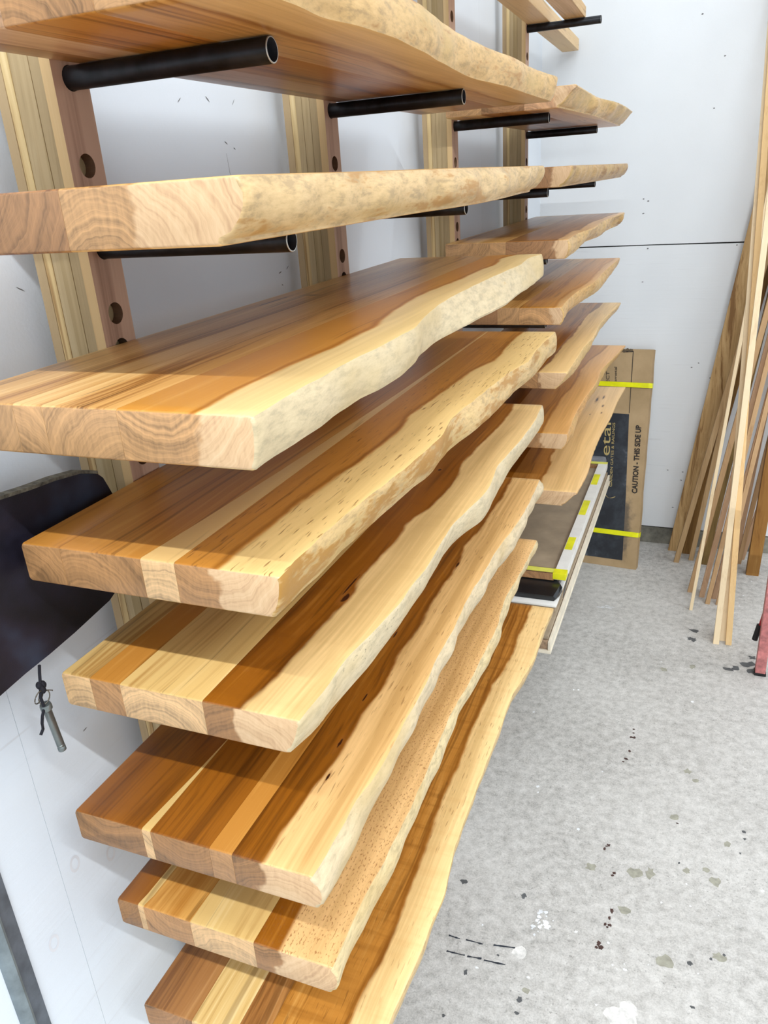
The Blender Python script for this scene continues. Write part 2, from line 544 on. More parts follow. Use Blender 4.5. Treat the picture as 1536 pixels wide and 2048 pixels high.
def decals(name, pts, r0, r1, mat, z, sx=1.0, sy=1.0, seed=0, rough=0.35):
    mb = MB()
    for i, (x, y) in enumerate(pts):
        q = random.Random(seed + i)
        mb.add(blob(x, y, q.uniform(r0, r1), z + i * 0.000008, seed + i, 12, sx * q.uniform(.7, 1.3), sy * q.uniform(.7, 1.3), rough), [tuple(range(12))])
    return part(name, mb, mat, floor, kind='stuff')


decals('faint_stain', olives, 0.008, 0.017, ST_OLIVE, 0.0003, seed=10)
decals('pale_patch', [(0.464, 1.471), (0.75, 1.405), (0.735, 1.372)], 0.022, 0.03, ST_PALE, 0.0004, 1.3, 0.9, seed=31, rough=0.2)
decals('brown_drip', drips, 0.0034, 0.0060, ST_BROWN, 0.0006, seed=50)
decals('dark_stain', darks, 0.003, 0.008, ST_DARK, 0.0005, seed=90)
decals('dark_flake', flakes, 0.010, 0.018, ST_DARK, 0.0005, 1.2, 0.9, seed=140, rough=0.5)
decals('white_drip', whites, 0.0022, 0.0052, ST_WHITE, 0.0007, seed=190)
sp = MB()
q = random.Random(5)
for i in range(22):
    sp.add(blob(0.497 + q.gauss(0, 0.013), 1.579 + q.gauss(0, 0.016), q.uniform(0.002, 0.008), 0.0009 + i * 0.00001, 300 + i, 8), [tuple(range(8))])
for i in range(6):
    sp.add(blob(0.425 + i * 0.012, 3.37 + q.gauss(0, .01), 0.012, 0.0012 + i * 0.00001, 340 + i, 8, 1.2, .25), [tuple(range(8))])
part('paint_splash', sp, ST_WHITE, floor, kind='stuff')
stk = MB()
for a, b in [((0.269, 1.459), (0.301, 1.458)), ((0.317, 1.461), (0.364, 1.462)), ((0.277, 1.411), (0.327, 1.414)), ((0.334, 1.414), (0.372, 1.419)), ((0.379, 1.417), (0.436, 1.422)), ((0.392, 1.469), (0.449, 1.479))]:
    n = 6
    up, dn = [], []
    for k in range(n + 1):
        s = k / n
        x, y = a[0] + (b[0] - a[0]) * s, a[1] + (b[1] - a[1]) * s
        w = 0.0026 * q.uniform(.4, 1.2)
        up.append((x, y + w, 0.0008)); dn.append((x, y - w * q.uniform(.6, 1.3), 0.0008))
    stk.add(up + dn[::-1], [tuple(range(2 * n + 2))])
part('black_scuff', stk, plain('black_rubber_scuff', (46, 50, 58), 0.6), floor, kind='stuff')

# ---------------------------------------------------------------- rack posts
PF = 0.0808                       # front plane of the posts
POSTY = [0.8205, 1.524, 2.342, 3.295]
HW = 0.029
TR = 0.0128
LEV = dict(A=2.057, B=1.872, C=1.6934, D=1.5135, E=1.3340, F=1.1460, G=0.9605, H=0.7457, S=0.487, T=2.408)
HOLES = sorted([LEV[k] for k in 'ABCDEFGHST'] + [0.58, 0.665, 0.853, 1.053, 1.24, 1.423, 1.603, 1.748, 1.793, 1.965, 2.146, 2.234, 2.321, 2.50, 2.59])
POST_TOP = 2.9
m_tan = wood('tan_mdf_strip', (186, 164, 136), (168, 146, 118), (200, 180, 152), 11, 'z', contrast=.6, rough=.6)
m_oak = wood('pale_oak_strip', (218, 194, 152), (176, 144, 104), (232, 212, 174), 12, 'z', contrast=1.6, rough=.6)
m_pop = wood('greenish_poplar_strip', (182, 162, 132), (152, 132, 100), (198, 180, 152), 13, 'z', contrast=1.0, rough=.6)
m_pop2 = wood('olive_poplar_strip', (172, 152, 118), (146, 126, 92), (190, 170, 140), 14, 'z', contrast=1.2, rough=.6)
m_map = wood('pale_maple_edge', (222, 192, 150), (196, 160, 118), (232, 208, 172), 15, 'z', contrast=.7, rough=.55)
m_front = wood('pinkish_brown_post_face', (206, 172, 158), (168, 134, 120), (220, 190, 178), 16, 'z', contrast=1.0, rough=.55)
m_hole = plain('bored_hole_wood', (120, 90, 66), 0.8)
LAYERS = [(-0.0050, 0.0092, m_tan), (0.0096, 0.0213, m_oak), (0.0217, 0.0343, m_pop), (0.0347, 0.0503, m_pop2), (0.0507, 0.0656, m_pop)]


def front_board(yc):
    """pale-edged face board with round holes bored through it"""
    mb = MB()
    x0, x1 = 0.0660, PF
    ya, yb = yc - HW, yc + HW
    hr, hh, n = 0.0136, 0.0205, 20
    zs, prev = [], 0.0
    rects = []
    for h in HOLES:
        rects.append((prev, h - hh)); prev = h + hh
    rects.append((prev, POST_TOP))
    for a, b in rects:
        if b - a > 0.0005:
            for x in (x0, x1):
                mb.add([(x, ya, a), (x, yb, a), (x, yb, b), (x, ya, b)], [(0, 1, 2, 3)], 1 if x == x1 else 0)
    for h in HOLES:
        for x in (x0, x1):
            inn, outr = [], []
            for k in range(n):
                a = 2 * math.pi * (k + .5) / n
                c, s = math.cos(a), math.sin(a)
                inn.append((x, yc + hr * c, h + hr * s))
                kk = min(HW / abs(c) if abs(c) > 1e-6 else 9, hh / abs(s) if abs(s) > 1e-6 else 9)
                outr.append((x, yc + kk * c, h + kk * s))
            # snap nearest outer points onto the rectangle corners
            for cy, cz in ((ya, h - hh), (yb, h - hh), (yb, h + hh), (ya, h + hh)):
                j = min(range(n), key=lambda i: (outr[i][1] - cy) ** 2 + (outr[i][2] - cz) ** 2)
                outr[j] = (x, cy, cz)
            mb.add(inn + outr, [(k, (k + 1) % n, n + (k + 1) % n, n + k) for k in range(n)], 1 if x == x1 else 0)
        ca = [(x0, yc + hr * math.cos(2 * math.pi * (k + .5) / n), h + hr * math.sin(2 * math.pi * (k + .5) / n)) for k in range(n)]
        mb.add(ca + [(x1, p[1], p[2]) for p in ca], [(k, (k + 1) % n, n + (k + 1) % n, n + k) for k in range(n)], 2)
    mb.add([(x0, ya, 0), (x1, ya, 0), (x1, ya, POST_TOP), (x0, ya, POST_TOP)], [(0, 1, 2, 3)], 0)
    mb.add([(x0, yb, 0), (x1, yb, 0), (x1, yb, POST_TOP), (x0, yb, POST_TOP)], [(0, 1, 2, 3)], 0)
    for z in (0, POST_TOP):
        mb.add([(x0, ya, z), (x1, ya, z), (x1, yb, z), (x0, yb, z)], [(0, 1, 2, 3)], 0)
    return mb


POSTN = ['nearest', 'second', 'third', 'farthest']
for i, yc in enumerate(POSTY):
    p = thing('rack_post', (0.03, yc, 0), '%s laminated wooden rack post with a row of round peg holes' % POSTN[i], 'rack post', 'laminated wooden posts of the wall rack')
    for j, (a, b, m) in enumerate(LAYERS):
        e = 0.0007 * ((j * 7 + i) % 3)
        part('strip', MB().box((a, yc - HW + e, 0), (b, yc + HW - e, POST_TOP)), m, p)
    part('face_board', front_board(yc), [m_map, m_front, m_hole], p, label='pale maple board with pinkish brown face and bored peg holes')

# ---------------------------------------------------------------- steel support tubes
m_blk = plain('black_oxide_steel', (26, 25, 27), 0.38, 0.4, var=0.5, scale=45)
m_rim = plain('bare_cut_steel_rim', (172, 172, 168), 0.4, 0.7, var=0.1)
m_inn = plain('tube_inside', (48, 48, 54), 0.7, 0.3)


def tube_mb(y, z, x1=0.344):
    mb = MB()
    x0, n, ri = 0.0668, 24, 0.0112
    ring = lambda x, r: [(x, y + r * math.cos(2 * math.pi * k / n), z + r * math.sin(2 * math.pi * k / n)) for k in range(n)]
    L = [ring(x0, TR), ring(x1 - 0.0008, TR), ring(x1, TR - 0.0006), ring(x1, ri), ring(x1 - 0.06, ri)]
    v = [p for l in L for p in l]
    f, m = [list(range(n))], [0]
    for s, mt in ((0, 0), (1, 1), (2, 1), (3, 2)):
        for k in range(n):
            f.append((s * n + k, s * n + (k + 1) % n, (s + 1) * n + (k + 1) % n, (s + 1) * n + k)); m.append(mt)
    f.append([4 * n + k for k in range(n)]); m.append(2)
    return mb.add(v, f, m)


ORD = ['first', 'second', 'third', 'fourth', 'fifth', 'sixth', 'seventh', 'eighth']


def put_tube(pi, z, label):
    o = part('support_tube', tube_mb(POSTY[pi], z), [m_blk, m_rim, m_inn], smooth=True, origin=(PF, POSTY[pi], z))
    return tag(o, label, 'tube', 'black steel tubes pegged into the rack posts')


for k, lv in enumerate('ABCDEFGH'):
    for pi in (0, 1):
        put_tube(pi, LEV[lv], 'black steel tube under the %s slab of the near column, in the %s post' % (ORD[k], POSTN[pi]))
for k, lv in enumerate('ABCDEFG'):
    for pi in (2, 3):
        put_tube(pi, LEV[lv], 'black steel tube under the %s slab of the far column, in the %s post' % (ORD[k], POSTN[pi]))
for pi in (2, 3):
    put_tube(pi, LEV['S'], 'black steel tube under the stacked door panels, in the %s post' % POSTN[pi])
    put_tube(pi, LEV['T'], 'topmost black steel tube, under the two square timbers, in the %s post' % POSTN[pi])

# ---------------------------------------------------------------- live edge slabs
PAL = dict(
    amber=((192, 132, 60), (136, 82, 24), (216, 162, 90), (172, 130, 92)),
    deep=((150, 90, 22), (108, 60, 10), (182, 120, 46), (152, 112, 76)),
    tan=((208, 160, 100), (158, 108, 56), (228, 188, 132), (184, 144, 106)),
    orange=((206, 144, 66), (168, 106, 40), (222, 168, 96), (188, 146, 106)),
    brown=((164, 112, 62), (112, 68, 28), (190, 142, 92), (158, 118, 86)),
    cream=((226, 190, 134), (196, 150, 94), (238, 210, 162), (214, 178, 140)),
    straw=((222, 188, 128), (180, 136, 78), (236, 210, 160), (208, 172, 134)),
    pink=((208, 164, 124), (180, 130, 92), (222, 186, 150), (196, 154, 124)),
)


def interp(tr, ys, seed, amp):
    P = sorted(tr)
    if len(P) == 1:
        P = [P[0], (P[0][0] + 1, P[0][1])]
    py = np.array([p[0] for p in P]); px = np.array([p[1] for p in P])
    # smooth (monotone-free) cubic Hermite
    mt = np.gradient(px, py)
    out = []
    q = np.random.RandomState(seed)
    ph, fr = q.uniform(0, 6.28, 5), q.uniform(28, 120, 5)
    for y in ys:
        yy = min(max(y, py[0]), py[-1])
        i = min(max(int(np.searchsorted(py, yy)) - 1, 0), len(py) - 2)
        h = py[i + 1] - py[i]
        s = (yy - py[i]) / h
        v = (2*s**3 - 3*s*s + 1) * px[i] + (s**3 - 2*s*s + s) * h * mt[i] + (-2*s**3 + 3*s*s) * px[i + 1] + (s**3 - s*s) * h * mt[i + 1]
        out.append(v + amp * float(np.sum(np.sin(fr * y + ph))) / 3)
    return out


MATN = [0]


def slab(key, y0, y1, zb, t, xb, top, bot, joints, kinds, livekw, label, group, bulge=0.005, knots=(), N=72, amp=0.0008, seed=0, bumps=None):
    root = thing('live_edge_slab', (xb + 0.17, (y0 + y1) / 2, zb), label, 'wooden slab', group)
    z1 = zb + t
    zc = (zb + z1) / 2
    xs = [xb] + list(joints)
    ins = [(0, 0.0026), (0.0009, 0.0010), (0.0028, 0.0)]

    def stations(m):
        ys = [y0 + a for a, _ in ins] + list(np.linspace(y0 + 0.02, y1 - 0.02, m)) + [y1 - a for a, _ in ins[::-1]]
        zi = [b for _, b in ins] + [0.0] * m + [b for _, b in ins[::-1]]
        return ys, zi
    def jx(v, y):
        if isinstance(v, (int, float)):
            return v
        return float(np.interp(y, [p[0] for p in v], [p[1] for p in v]))
    # straight staves
    for j in range(len(joints)):
        ys, zi = stations(16 if any(not isinstance(v, float) for v in xs[j:j + 2]) else 0)
        loops = []
        for y, e in zip(ys, zi):
            a, b = jx(xs[j], y) + (0.0 if j == 0 else 0.00012), jx(xs[j + 1], y) - 0.00012
            k = (t - 2 * e) / t
            if j == 0:
                lp = [(a + .003, zb), (b, zb), (b, z1), (a + .003, z1), (a + .001, z1 - .001), (a, z1 - .003), (a, zb + .003), (a + .001, zb + .001)]
            else:
                lp = [(a, zb), (b, zb), (b, z1), (a, z1)]
            loops.append([(x, y, zc + (z - zc) * k) for x, z in lp])
        pal, kw = kinds[j]
        kw = dict(kw)
        if 'knots' in kw:
            kw['knots'] = [(p_ - root['org'][0], q_ - root['org'][1], r_, s_) for p_, q_, r_, s_ in kw['knots']]
        bs, dk, lt, en = PAL[pal]
        MATN[0] += 1
        kw = dict(dict(endc=en, ring=(rnd.uniform(-.05, .05) + (a + b) / 2 - root['org'][0], rnd.choice([-.03, -.02, .075, .08]))), **kw)
        mt = wood('stave_%d' % MATN[0], bs, dk, lt, seed + j * 1.7 + MATN[0] * .31, **kw)
        part('board', MB().sweep(loops), mt, root, smooth=True)
    # live edge stave
    xa = xs[-1] + (0.00012 if joints else 0.0)
    ys, zi = stations(N)
    xt = interp(top, ys, seed * 7 + 1, amp)
    xo = interp(bot, ys, seed * 7 + 2, amp)
    loops, dd = [], []
    qq = np.random.RandomState(seed + 40)
    ph = qq.uniform(0, 6.28, 4)
    for y, e, a, b in zip(ys, zi, xt, xo):
        k = (t - 2 * e) / t
        a -= e; b -= e
        bl = bulge * (1 + 0.6 * math.sin(17 * y + ph[0]) * math.sin(41 * y + ph[1]))
        if bumps:
            for (by, bw, bh) in bumps:
                bl += bh * math.exp(-((y - by) / bw) ** 2)
        w = a - xa
        lp = [(xa, zb), (xa, z1), (xa + w * .35, z1), (xa + w * .7, z1), (a - .0045, z1), (a - .0012, z1 - .001), (a, z1 - .0045)]
        for s in (.22, .42, .62, .82):
            lp.append((a + (b - a) * s + bl * 4 * s * (1 - s), z1 + (zb - z1) * s))
        lp += [(b, zb + .0045), (b - .0012, zb + .001), (b - .0045, zb)]
        loops.append([(x, y, zc + (z - zc) * k) for x, z in lp])
        dd += [a - x for x, z in lp]
    n = len(loops[0])
    mats = [0] * n
    for i in range(5, 12):
        mats[i] = 1
    pal, kw = kinds[len(joints)]
    bs, dk, lt, en = PAL[pal]
    MATN[0] += 1
    ox, oy = root['org'][0], root['org'][1]
    kw = dict(dict(endc=en, knots=[(a - ox, b - oy, c, e) for a, b, c, e in knots], ring=(rnd.uniform(.0, .08) + xa - root['org'][0], rnd.choice([-.04, .09]))), **kw)
    mt = wood('live_stave_%d' % MATN[0], bs, dk, lt, seed + MATN[0] * .37, **kw)
    lm = live_mat('waney_edge_%d' % MATN[0], seed + 1, **livekw)
    part('live_edge_board', MB().sweep(loops, mats, d=dd), [mt, lm], root, smooth=True, attr=True, label='front board with a wavy debarked edge')
    return root


SAP = (234, 204, 152)
T = 0.049
GN, GF = 'live edge slabs on the near two posts', 'live edge slabs on the far two posts'
tz = lambda k: LEV[k] + TR + 0.0003
K = dict

slab('A', 0.626, 2.006, tz('A'), T, 0.095,
     [(0.62, .430), (0.95, .4320), (1.057, .4299), (1.143, .4199), (1.238, .4123), (1.343, .4083), (1.48, .4096), (1.603, .4163), (1.8, .4124), (1.987, .4245)],
     [(0.626, .428), (0.722, .4262), (0.787, .4225), (0.852, .4314), (0.939, .4341), (1.057, .4263), (1.232, .4088), (1.413, .3967), (1.555, .4083), (1.772, .4086), (2.006, .4119)],
     [0.132, 0.185, 0.285], [('brown', {}), ('pink', {}), ('amber', {}), ('tan', K(sap=(222, 184, 134), sapw=0.07))],
     K(patch=.62, base=(222, 186, 132), brown=(170, 120, 56), speck=.1),
     'topmost slab of the near column, seen from below on two black tubes', GN, seed=1, bulge=.004)
slab('B', 0.57, 1.872, tz('B'), 0.052, 0.082,
     [(0.55, .4385), (0.7, .434), (0.85, .430), (1.0, .436), (1.15, .442), (1.3, .438), (1.5, .432), (1.7, .430), (1.872, .424)],
     [(0.55, .414), (0.7, .418), (0.85, .420), (1.04, .424), (1.166, .436), (1.381, .434), (1.589, .416), (1.75, .40), (1.872, .392)],
     [0.098, 0.258], [('orange', {}), ('brown', K(contrast=1.4)), ('tan', K(sap=(228, 190, 140), sapw=.10, sapamp=.03))],
     K(patch=.66, base=(220, 190, 146), brown=(170, 122, 56), speck=.12),
     'slab of the near column at eye level, second from the top, blotchy thick edge', GN, seed=2, bulge=.010)
slab('C', 0.535, 1.848, tz('C'), T, 0.082,
     [(0.536, .4436), (0.573, .4423), (0.623, .4394), (0.674, .4399), (0.733, .4384), (0.815, .4424), (0.886, .4431), (0.927, .444), (0.975, .4366), (1.052, .4238), (1.172, .4122), (1.296, .411), (1.425, .4134), (1.545, .4182), (1.641, .4224), (1.784, .4145), (1.844, .4253)],
     [(0.529, .4393), (0.57, .4378), (0.613, .4388), (0.666, .4387), (0.726, .4361), (0.763, .4356), (0.808, .442), (0.871, .444), (0.944, .4368), (1.007, .4269), (1.083, .4211), (1.187, .427), (1.306, .4349), (1.425, .443), (1.526, .4381), (1.683, .437), (1.846, .4291)],
     [0.1826, 0.2178, 0.3038],
     [('tan', K(contrast=1.2, knots=[(.112, 1.17, .0022, .055), (.15, 1.235, .012, .004)])), ('tan', K(contrast=1.3)), ('tan', K(contrast=1.5, streak=.8)), ('orange', K(sap=(240, 212, 160), sapw=.054, line=.85, contrast=.7))],
     K(patch=.25, base=(216, 198, 168), brown=(180, 140, 74), speck=.14, grey=.25),
     'third slab from the top of the near column, orange top with a broad chalky edge', GN, seed=3, bulge=.0025)
slab('D', 0.590, 1.885, tz('D'), T, 0.082,
     [(0.582, .4151), (0.643, .4135), (0.728, .4141), (0.824, .4208), (0.922, .4291), (1.008, .4327), (1.054, .4336), (1.144, .4223), (1.269, .4277), (1.377, .4339), (1.481, .4424), (1.561, .4557), (1.668, .4504), (1.757, .4504), (1.88, .4529)],
     [(0.585, .4032), (0.647, .4059), (0.75, .4069), (0.888, .4149), (0.972, .4207), (1.029, .4269), (1.08, .4217), (1.13, .4216), (1.257, .4346), (1.385, .4402), (1.498, .4416), (1.631, .4518), (1.827, .4507), (1.897, .4551)],
     [0.1375, [(.59, .247), (.66, .253), (.9, .266), (1.3, .279), (1.88, .286)], 0.2899],
     [('amber', K(contrast=.7)), ('amber', K(contrast=.8)), ('cream', K(contrast=.5)), ('amber', K(sap=(236, 204, 146), sapw=.070, fleck=.75, line=.7, contrast=.6))],
     K(patch=.95, base=(218, 188, 138), brown=(168, 122, 52), speck=.12),
     'fourth slab from the top of the near column, flecked pale edge with mustard bark traces', GN, seed=4, bulge=.0035)
slab('E', 0.598, 1.887, tz('E'), T, 0.082,
     [(0.594, .4118), (0.682, .4129), (0.729, .4122), (0.798, .421), (0.873, .4272), (0.904, .426), (0.977, .4289), (1.08, .4225), (1.131, .4207), (1.215, .4293), (1.287, .4365), (1.445, .4246), (1.582, .432), (1.755, .4328), (1.885, .4244)],
     [(0.595, .3938), (0.643, .4031), (0.684, .4057), (0.739, .411), (0.823, .4158), (0.934, .4166), (1.039, .4143), (1.124, .4091), (1.186, .415), (1.276, .4348), (1.367, .431), (1.52, .4238), (1.783, .4277), (1.904, .4266)],
     [0.1259, 0.1709, 0.2869],
     [('straw', K(contrast=1.0)), ('amber', K(contrast=.8)), ('straw', K(contrast=.7)), ('deep', K(sap=(240, 206, 154), sapw=.072, sapamp=.02, curl=.15, line=.2))],
     K(patch=.12, base=(220, 204, 178), brown=(150, 130, 90), speck=.95, grey=.3),
     'fifth slab from the top of the near column, two cream boards beside a dark brown board', GN, seed=5, bulge=.003, knots=[(.348, .862, .0045, .012), (.340, .902, .0016, .030), (.318, 1.386, .003, .006)])
slab('F', 0.564, 1.865, tz('F'), T, 0.082,
     [(0.563, .4235), (0.64, .4248), (0.684, .4237), (0.738, .4301), (0.859, .4287), (0.942, .4291), (1.02, .4227), (1.109, .4232), (1.24, .4167), (1.33, .4196), (1.434, .4188), (1.553, .4284), (1.698, .4312), (1.859, .4253)],
     [(0.562, .4259), (0.598, .4303), (0.637, .4302), (0.688, .4281), (0.797, .4202), (0.893, .421), (1.017, .4179), (1.189, .4111), (1.27, .4156), (1.398, .4146), (1.551, .4289), (1.599, .4261), (1.814, .4224)],
     [[(.56, .1864), (.62, .1905), (.68, .1955), (.75, .1989), (1.87, .1991)], 0.1997, 0.2852, 0.3168],
     [('deep', K(contrast=.8, streak=.2)), ('straw', K(contrast=.6)), ('deep', K(contrast=1.0, streak=.3)), ('amber', K(contrast=.9)), ('deep', K(sap=(232, 190, 136), sapw=.066, fleck=.5, sapamp=.02, contrast=1.3))],
     K(patch=.2, base=(222, 204, 178), brown=(150, 120, 74), speck=.4, grey=.2),
     'sixth slab from the top of the near column, deep brown boards with one thin cream sliver', GN, seed=6, bulge=.007, knots=[(.357, .784, .0022, .012), (.370, .717, .0014, .008), (.350, .893, .0014, .010), (.331, 1.071, .0016, .010), (.359, 1.352, .002, .012)])
slab('G', 0.592, 1.897, tz('G'), T, 0.082,
     [(0.592, .4185), (0.646, .4154), (0.701, .4145), (0.744, .4166), (0.795, .4178), (0.914, .4183), (1.024, .4141), (1.131, .4108), (1.224, .416), (1.326, .4169), (1.441, .4177), (1.555, .4066), (1.702, .4121), (1.897, .4137)],
     [(0.593, .4109), (0.648, .4115), (0.699, .4133), (0.759, .4165), (0.826, .4134), (0.887, .4124), (1.01, .4128), (1.182, .4039), (1.288, .4117), (1.375, .4136), (1.423, .4173), (1.501, .4105), (1.565, .404), (1.717, .3975), (1.9, .3965)],
     [[(.59, .1169), (.62, .1205), (.7, .1225), (1.2, .1190), (1.9, .1215)], [(.59, .1264), (.62, .1315), (.7, .132), (1.9, .129)], [(.59, .2039), (1.0, .207), (1.9, .2)], 0.3026],
     [('deep', K(contrast=.7)), ('straw', K(contrast=.5)), ('amber', K(contrast=1.3)), ('straw', K(contrast=.8)), ('deep', K(sap=(232, 190, 138), sapw=.076, sapamp=.006, pebble=.7, line=0))],
     K(patch=.3, base=(226, 208, 170), brown=(150, 110, 60), speck=.45),
     'seventh slab from the top of the near column, with a lacy pebbled front board', GN, seed=7, bulge=.006)
slab('H', 0.590, 1.921, tz('H'), T, 0.082,
     [(0.59, .444), (0.682, .4458), (0.722, .4464), (0.774, .4508), (0.818, .4514), (0.864, .452), (0.924, .4538), (0.996, .4443), (1.072, .4404), (1.122, .4401), (1.212, .4398), (1.311, .4395), (1.395, .4399), (1.495, .4384), (1.578, .4486), (1.654, .4562), (1.795, .4534), (1.918, .458)],
     [(0.59, .430), (0.9, .436), (1.0, .428), (1.3, .426), (1.5, .424), (1.65, .44), (1.918, .44)],
     [0.1678, 0.2383, 0.2837],
     [('brown', K(contrast=.9)), ('straw', K(contrast=1.8)), ('brown', K(contrast=1.4)), ('amber', K(sap=(244, 210, 158), sapw=.056, curl=.45, fleck=.5, line=.8, sapamp=.02))],
     K(patch=.4, base=(220, 190, 140), brown=(140, 96, 46), speck=.2),
     'lowest slab of the near column, nearest the floor, curly amber top with a pale rim', GN, seed=8, bulge=.003)

slab('J', 2.22, 3.50, tz('A'), T, 0.094,
     [(2.22, .433), (2.5, .427), (2.711, .4258), (2.924, .447), (3.2, .452), (3.49, .446)], [(2.22, .389), (2.45, .400), (2.717, .411), (3.0, .408), (3.483, .403)],
     [0.19, 0.302], [('tan', {}), ('brown', {}), ('pink', K(sap=(224, 186, 138), sapw=.05))], K(patch=.5, base=(222, 186, 132), brown=(150, 108, 62), speck=.1),
     'topmost slab of the far column, knobbly edge seen from below', GF, bulge=.004, seed=9, N=60, bumps=[(2.62, .05, .014), (2.95, .06, .012), (3.2, .05, .01)])
slab('K', 2.21, 3.55, tz('B'), 0.05, 0.082,
     [(2.21, .43), (2.6, .424), (3.0, .432), (3.55, .435)], [(2.21, .40), (2.67, .405), (3.05, .41), (3.55, .412)],
     [0.2], [('brown', {}), ('brown', K(sap=(200, 160, 112), sapw=.05))], K(patch=.75, base=(200, 164, 112), brown=(140, 98, 54), speck=.1),
     'second slab from the top of the far column, edge on at eye level', GF, seed=10, N=50, bulge=.008)
slab('L', 2.217, 3.475, tz('C'), T, 0.082,
     [(2.191, .4241), (2.44, .4151), (2.627, .4291), (2.986, .4193), (3.452, .4399)], [(2.2, .4187), (2.521, .4073), (2.686, .3926), (2.929, .4117), (3.2, .405), (3.454, .4172)],
     [0.21, 0.254], [('tan', K(contrast=1.2)), ('tan', {}), ('brown', K(sap=(222, 178, 128), sapw=.03, sapamp=.03))], K(patch=.55, base=(214, 178, 124), brown=(132, 90, 46), speck=.3),
     'third slab from the top of the far column, with a ragged hollow at its far corner', GF, seed=11, N=60, bumps=[(3.3, .06, -.016), (3.42, .02, .012)])
slab('M', 2.243, 3.54, tz('D'), T, 0.082,
     [(2.231, .4066), (2.354, .3999), (2.557, .4016), (2.742, .4205), (3.057, .4185), (3.48, .424)], [(2.235, .4052), (2.458, .3884), (2.682, .3994), (2.868, .4163), (3.217, .4122), (3.54, .40)],
     [0.223, 0.286], [('brown', {}), ('tan', {}), ('orange', K(sap=(212, 164, 108), sapw=.02))], K(patch=.45, base=(214, 172, 112), brown=(150, 104, 54), speck=.2),
     'fourth slab from the top of the far column, plain orange top', GF, seed=12, N=50)
slab('N', 2.229, 3.52, tz('E'), T, 0.082,
     [(2.226, .428), (2.401, .4259), (2.622, .4231), (2.732, .4288), (3.015, .419), (3.516, .4394)], [(2.234, .3973), (2.374, .4123), (2.626, .4138), (2.895, .4032), (3.185, .3994), (3.52, .407)],
     [0.2, 0.344], [('brown', {}), ('amber', {}), ('brown', K(sap=(232, 196, 140), sapw=.075, sapamp=.02))], K(patch=.35, base=(224, 190, 136), brown=(150, 108, 58), speck=.15),
     'fifth slab from the top of the far column, wide cream band with rough far edge', GF, seed=13, N=50)
slab('O', 2.250, 3.558, tz('F'), T, 0.082,
     [(2.252, .4309), (2.474, .4204), (2.676, .422), (2.86, .4302), (3.094, .4236), (3.299, .4424), (3.555, .4641)], [(2.254, .4179), (2.336, .4236), (2.567, .4134), (2.84, .4117), (3.01, .4186), (3.249, .413), (3.55, .43)],
     [0.22], [('deep', K(contrast=.7)), ('amber', K(sap=(222, 170, 108), sapw=.075, sapamp=.015, contrast=.8))], K(patch=.3, base=(214, 166, 106), brown=(150, 104, 54), speck=.1),
     'sixth slab from the top of the far column, amber with a smooth wavy edge', GF, seed=14, N=50)
slab('Q', 2.258, 3.562, tz('G'), T, 0.082,
     [(2.255, .4623), (2.431, .4685), (2.61, .4598), (2.833, .458), (3.07, .4659), (3.341, .467), (3.564, .4751)], [(2.25, .418), (2.6, .425), (3.0, .43), (3.56, .44)],
     [0.24], [('deep', K(contrast=.6)), ('amber', K(sap=(238, 200, 146), sapw=.125, sapamp=.03, contrast=.8, curl=.12))], K(patch=.35, base=(206, 160, 106), brown=(130, 84, 44), speck=.2),
     'lowest slab of the far column, broad cream front over the stacked door panels', GF, seed=15, N=50, bulge=.001, knots=[(.38, 3.33, .004, .03), (.402, 3.373, .003, .02), (.416, 3.239, .003, .012), (.382, 3.106, .0015, .006), (.423, 3.135, .0022, .01)])

# ---------------------------------------------------------------- stack of door panels on the far tubes
m_edge = plain('cream_panel_edge', (224, 212, 190), 0.55, var=.05)
m_ply = plain('grey_brown_hardboard', (158, 140, 116), 0.6, var=.08, scale=9)
m_core = plain('core_block_wood', (150, 124, 98), 0.8, var=.2, scale=60)
m_dkb = wood('dark_rail_wood', (112, 84, 68), (80, 56, 44), (140, 108, 88), 21, contrast=1.3)
m_wht = plain('white_primed_rail', (232, 228, 220), 0.45, var=.03)
m_ytape = plain('yellow_tape', (232, 226, 30), 0.4, var=.06)
m_ytape2 = plain('pale_yellow_tape', (226, 222, 96), 0.45, var=.05)
m_plast = plain('black_plastic_film', (24, 26, 28), 0.28, var=.3, scale=12, bump=.4, spec=.6)
z0 = LEV['S'] + TR + 0.0003
hp = thing('hollow_panel', (0.25, 2.9, z0), 'hollow door panel with cream edges, lowest of the stack under the far slabs', 'door panel', 'flat panels stacked under the far slabs')
part('bottom_skin', MB().box((0.09, 2.155, z0), (0.411, 3.72, z0 + .011), 0, .0015), m_edge, hp)
for xa, xb_ in ((0.10, 0.185), (0.19, 0.275), (0.28, 0.345), (0.348, 0.399)):
    part('core_block', MB().box((xa, 2.163, z0 + .0112), (xb_, 3.715, z0 + .041)), m_core, hp)
part('side_rail', MB().box((0.4005, 2.158, z0 + .0112), (0.409, 3.72, z0 + .043), 0, .001), m_edge, hp)
part('top_skin', MB().box((0.09, 2.172, z0 + .0432), (0.3985, 3.72, z0 + .0565), 0, .0015), m_ply, hp, label='grey brown hardboard top skin')
z1 = z0 + 0.0568
cd = thing('cabinet_door', (0.25, 2.9, z1), 'white rimmed door lying on the hollow panel, second in the stack', 'door panel', 'flat panels stacked under the far slabs')
part('slab_core', MB().box((0.09, 2.324, z1), (0.394, 3.70, z1 + .020)), m_ply, cd)
part('white_rim', MB().box((0.09, 2.318, z1 + .0202), (0.398, 3.705, z1 + .030), 0, .004), m_wht, cd, smooth=True)
z2 = z1 + 0.0303
bag = MB()
ys = np.linspace(2.345, 3.58, 40)
loops = []
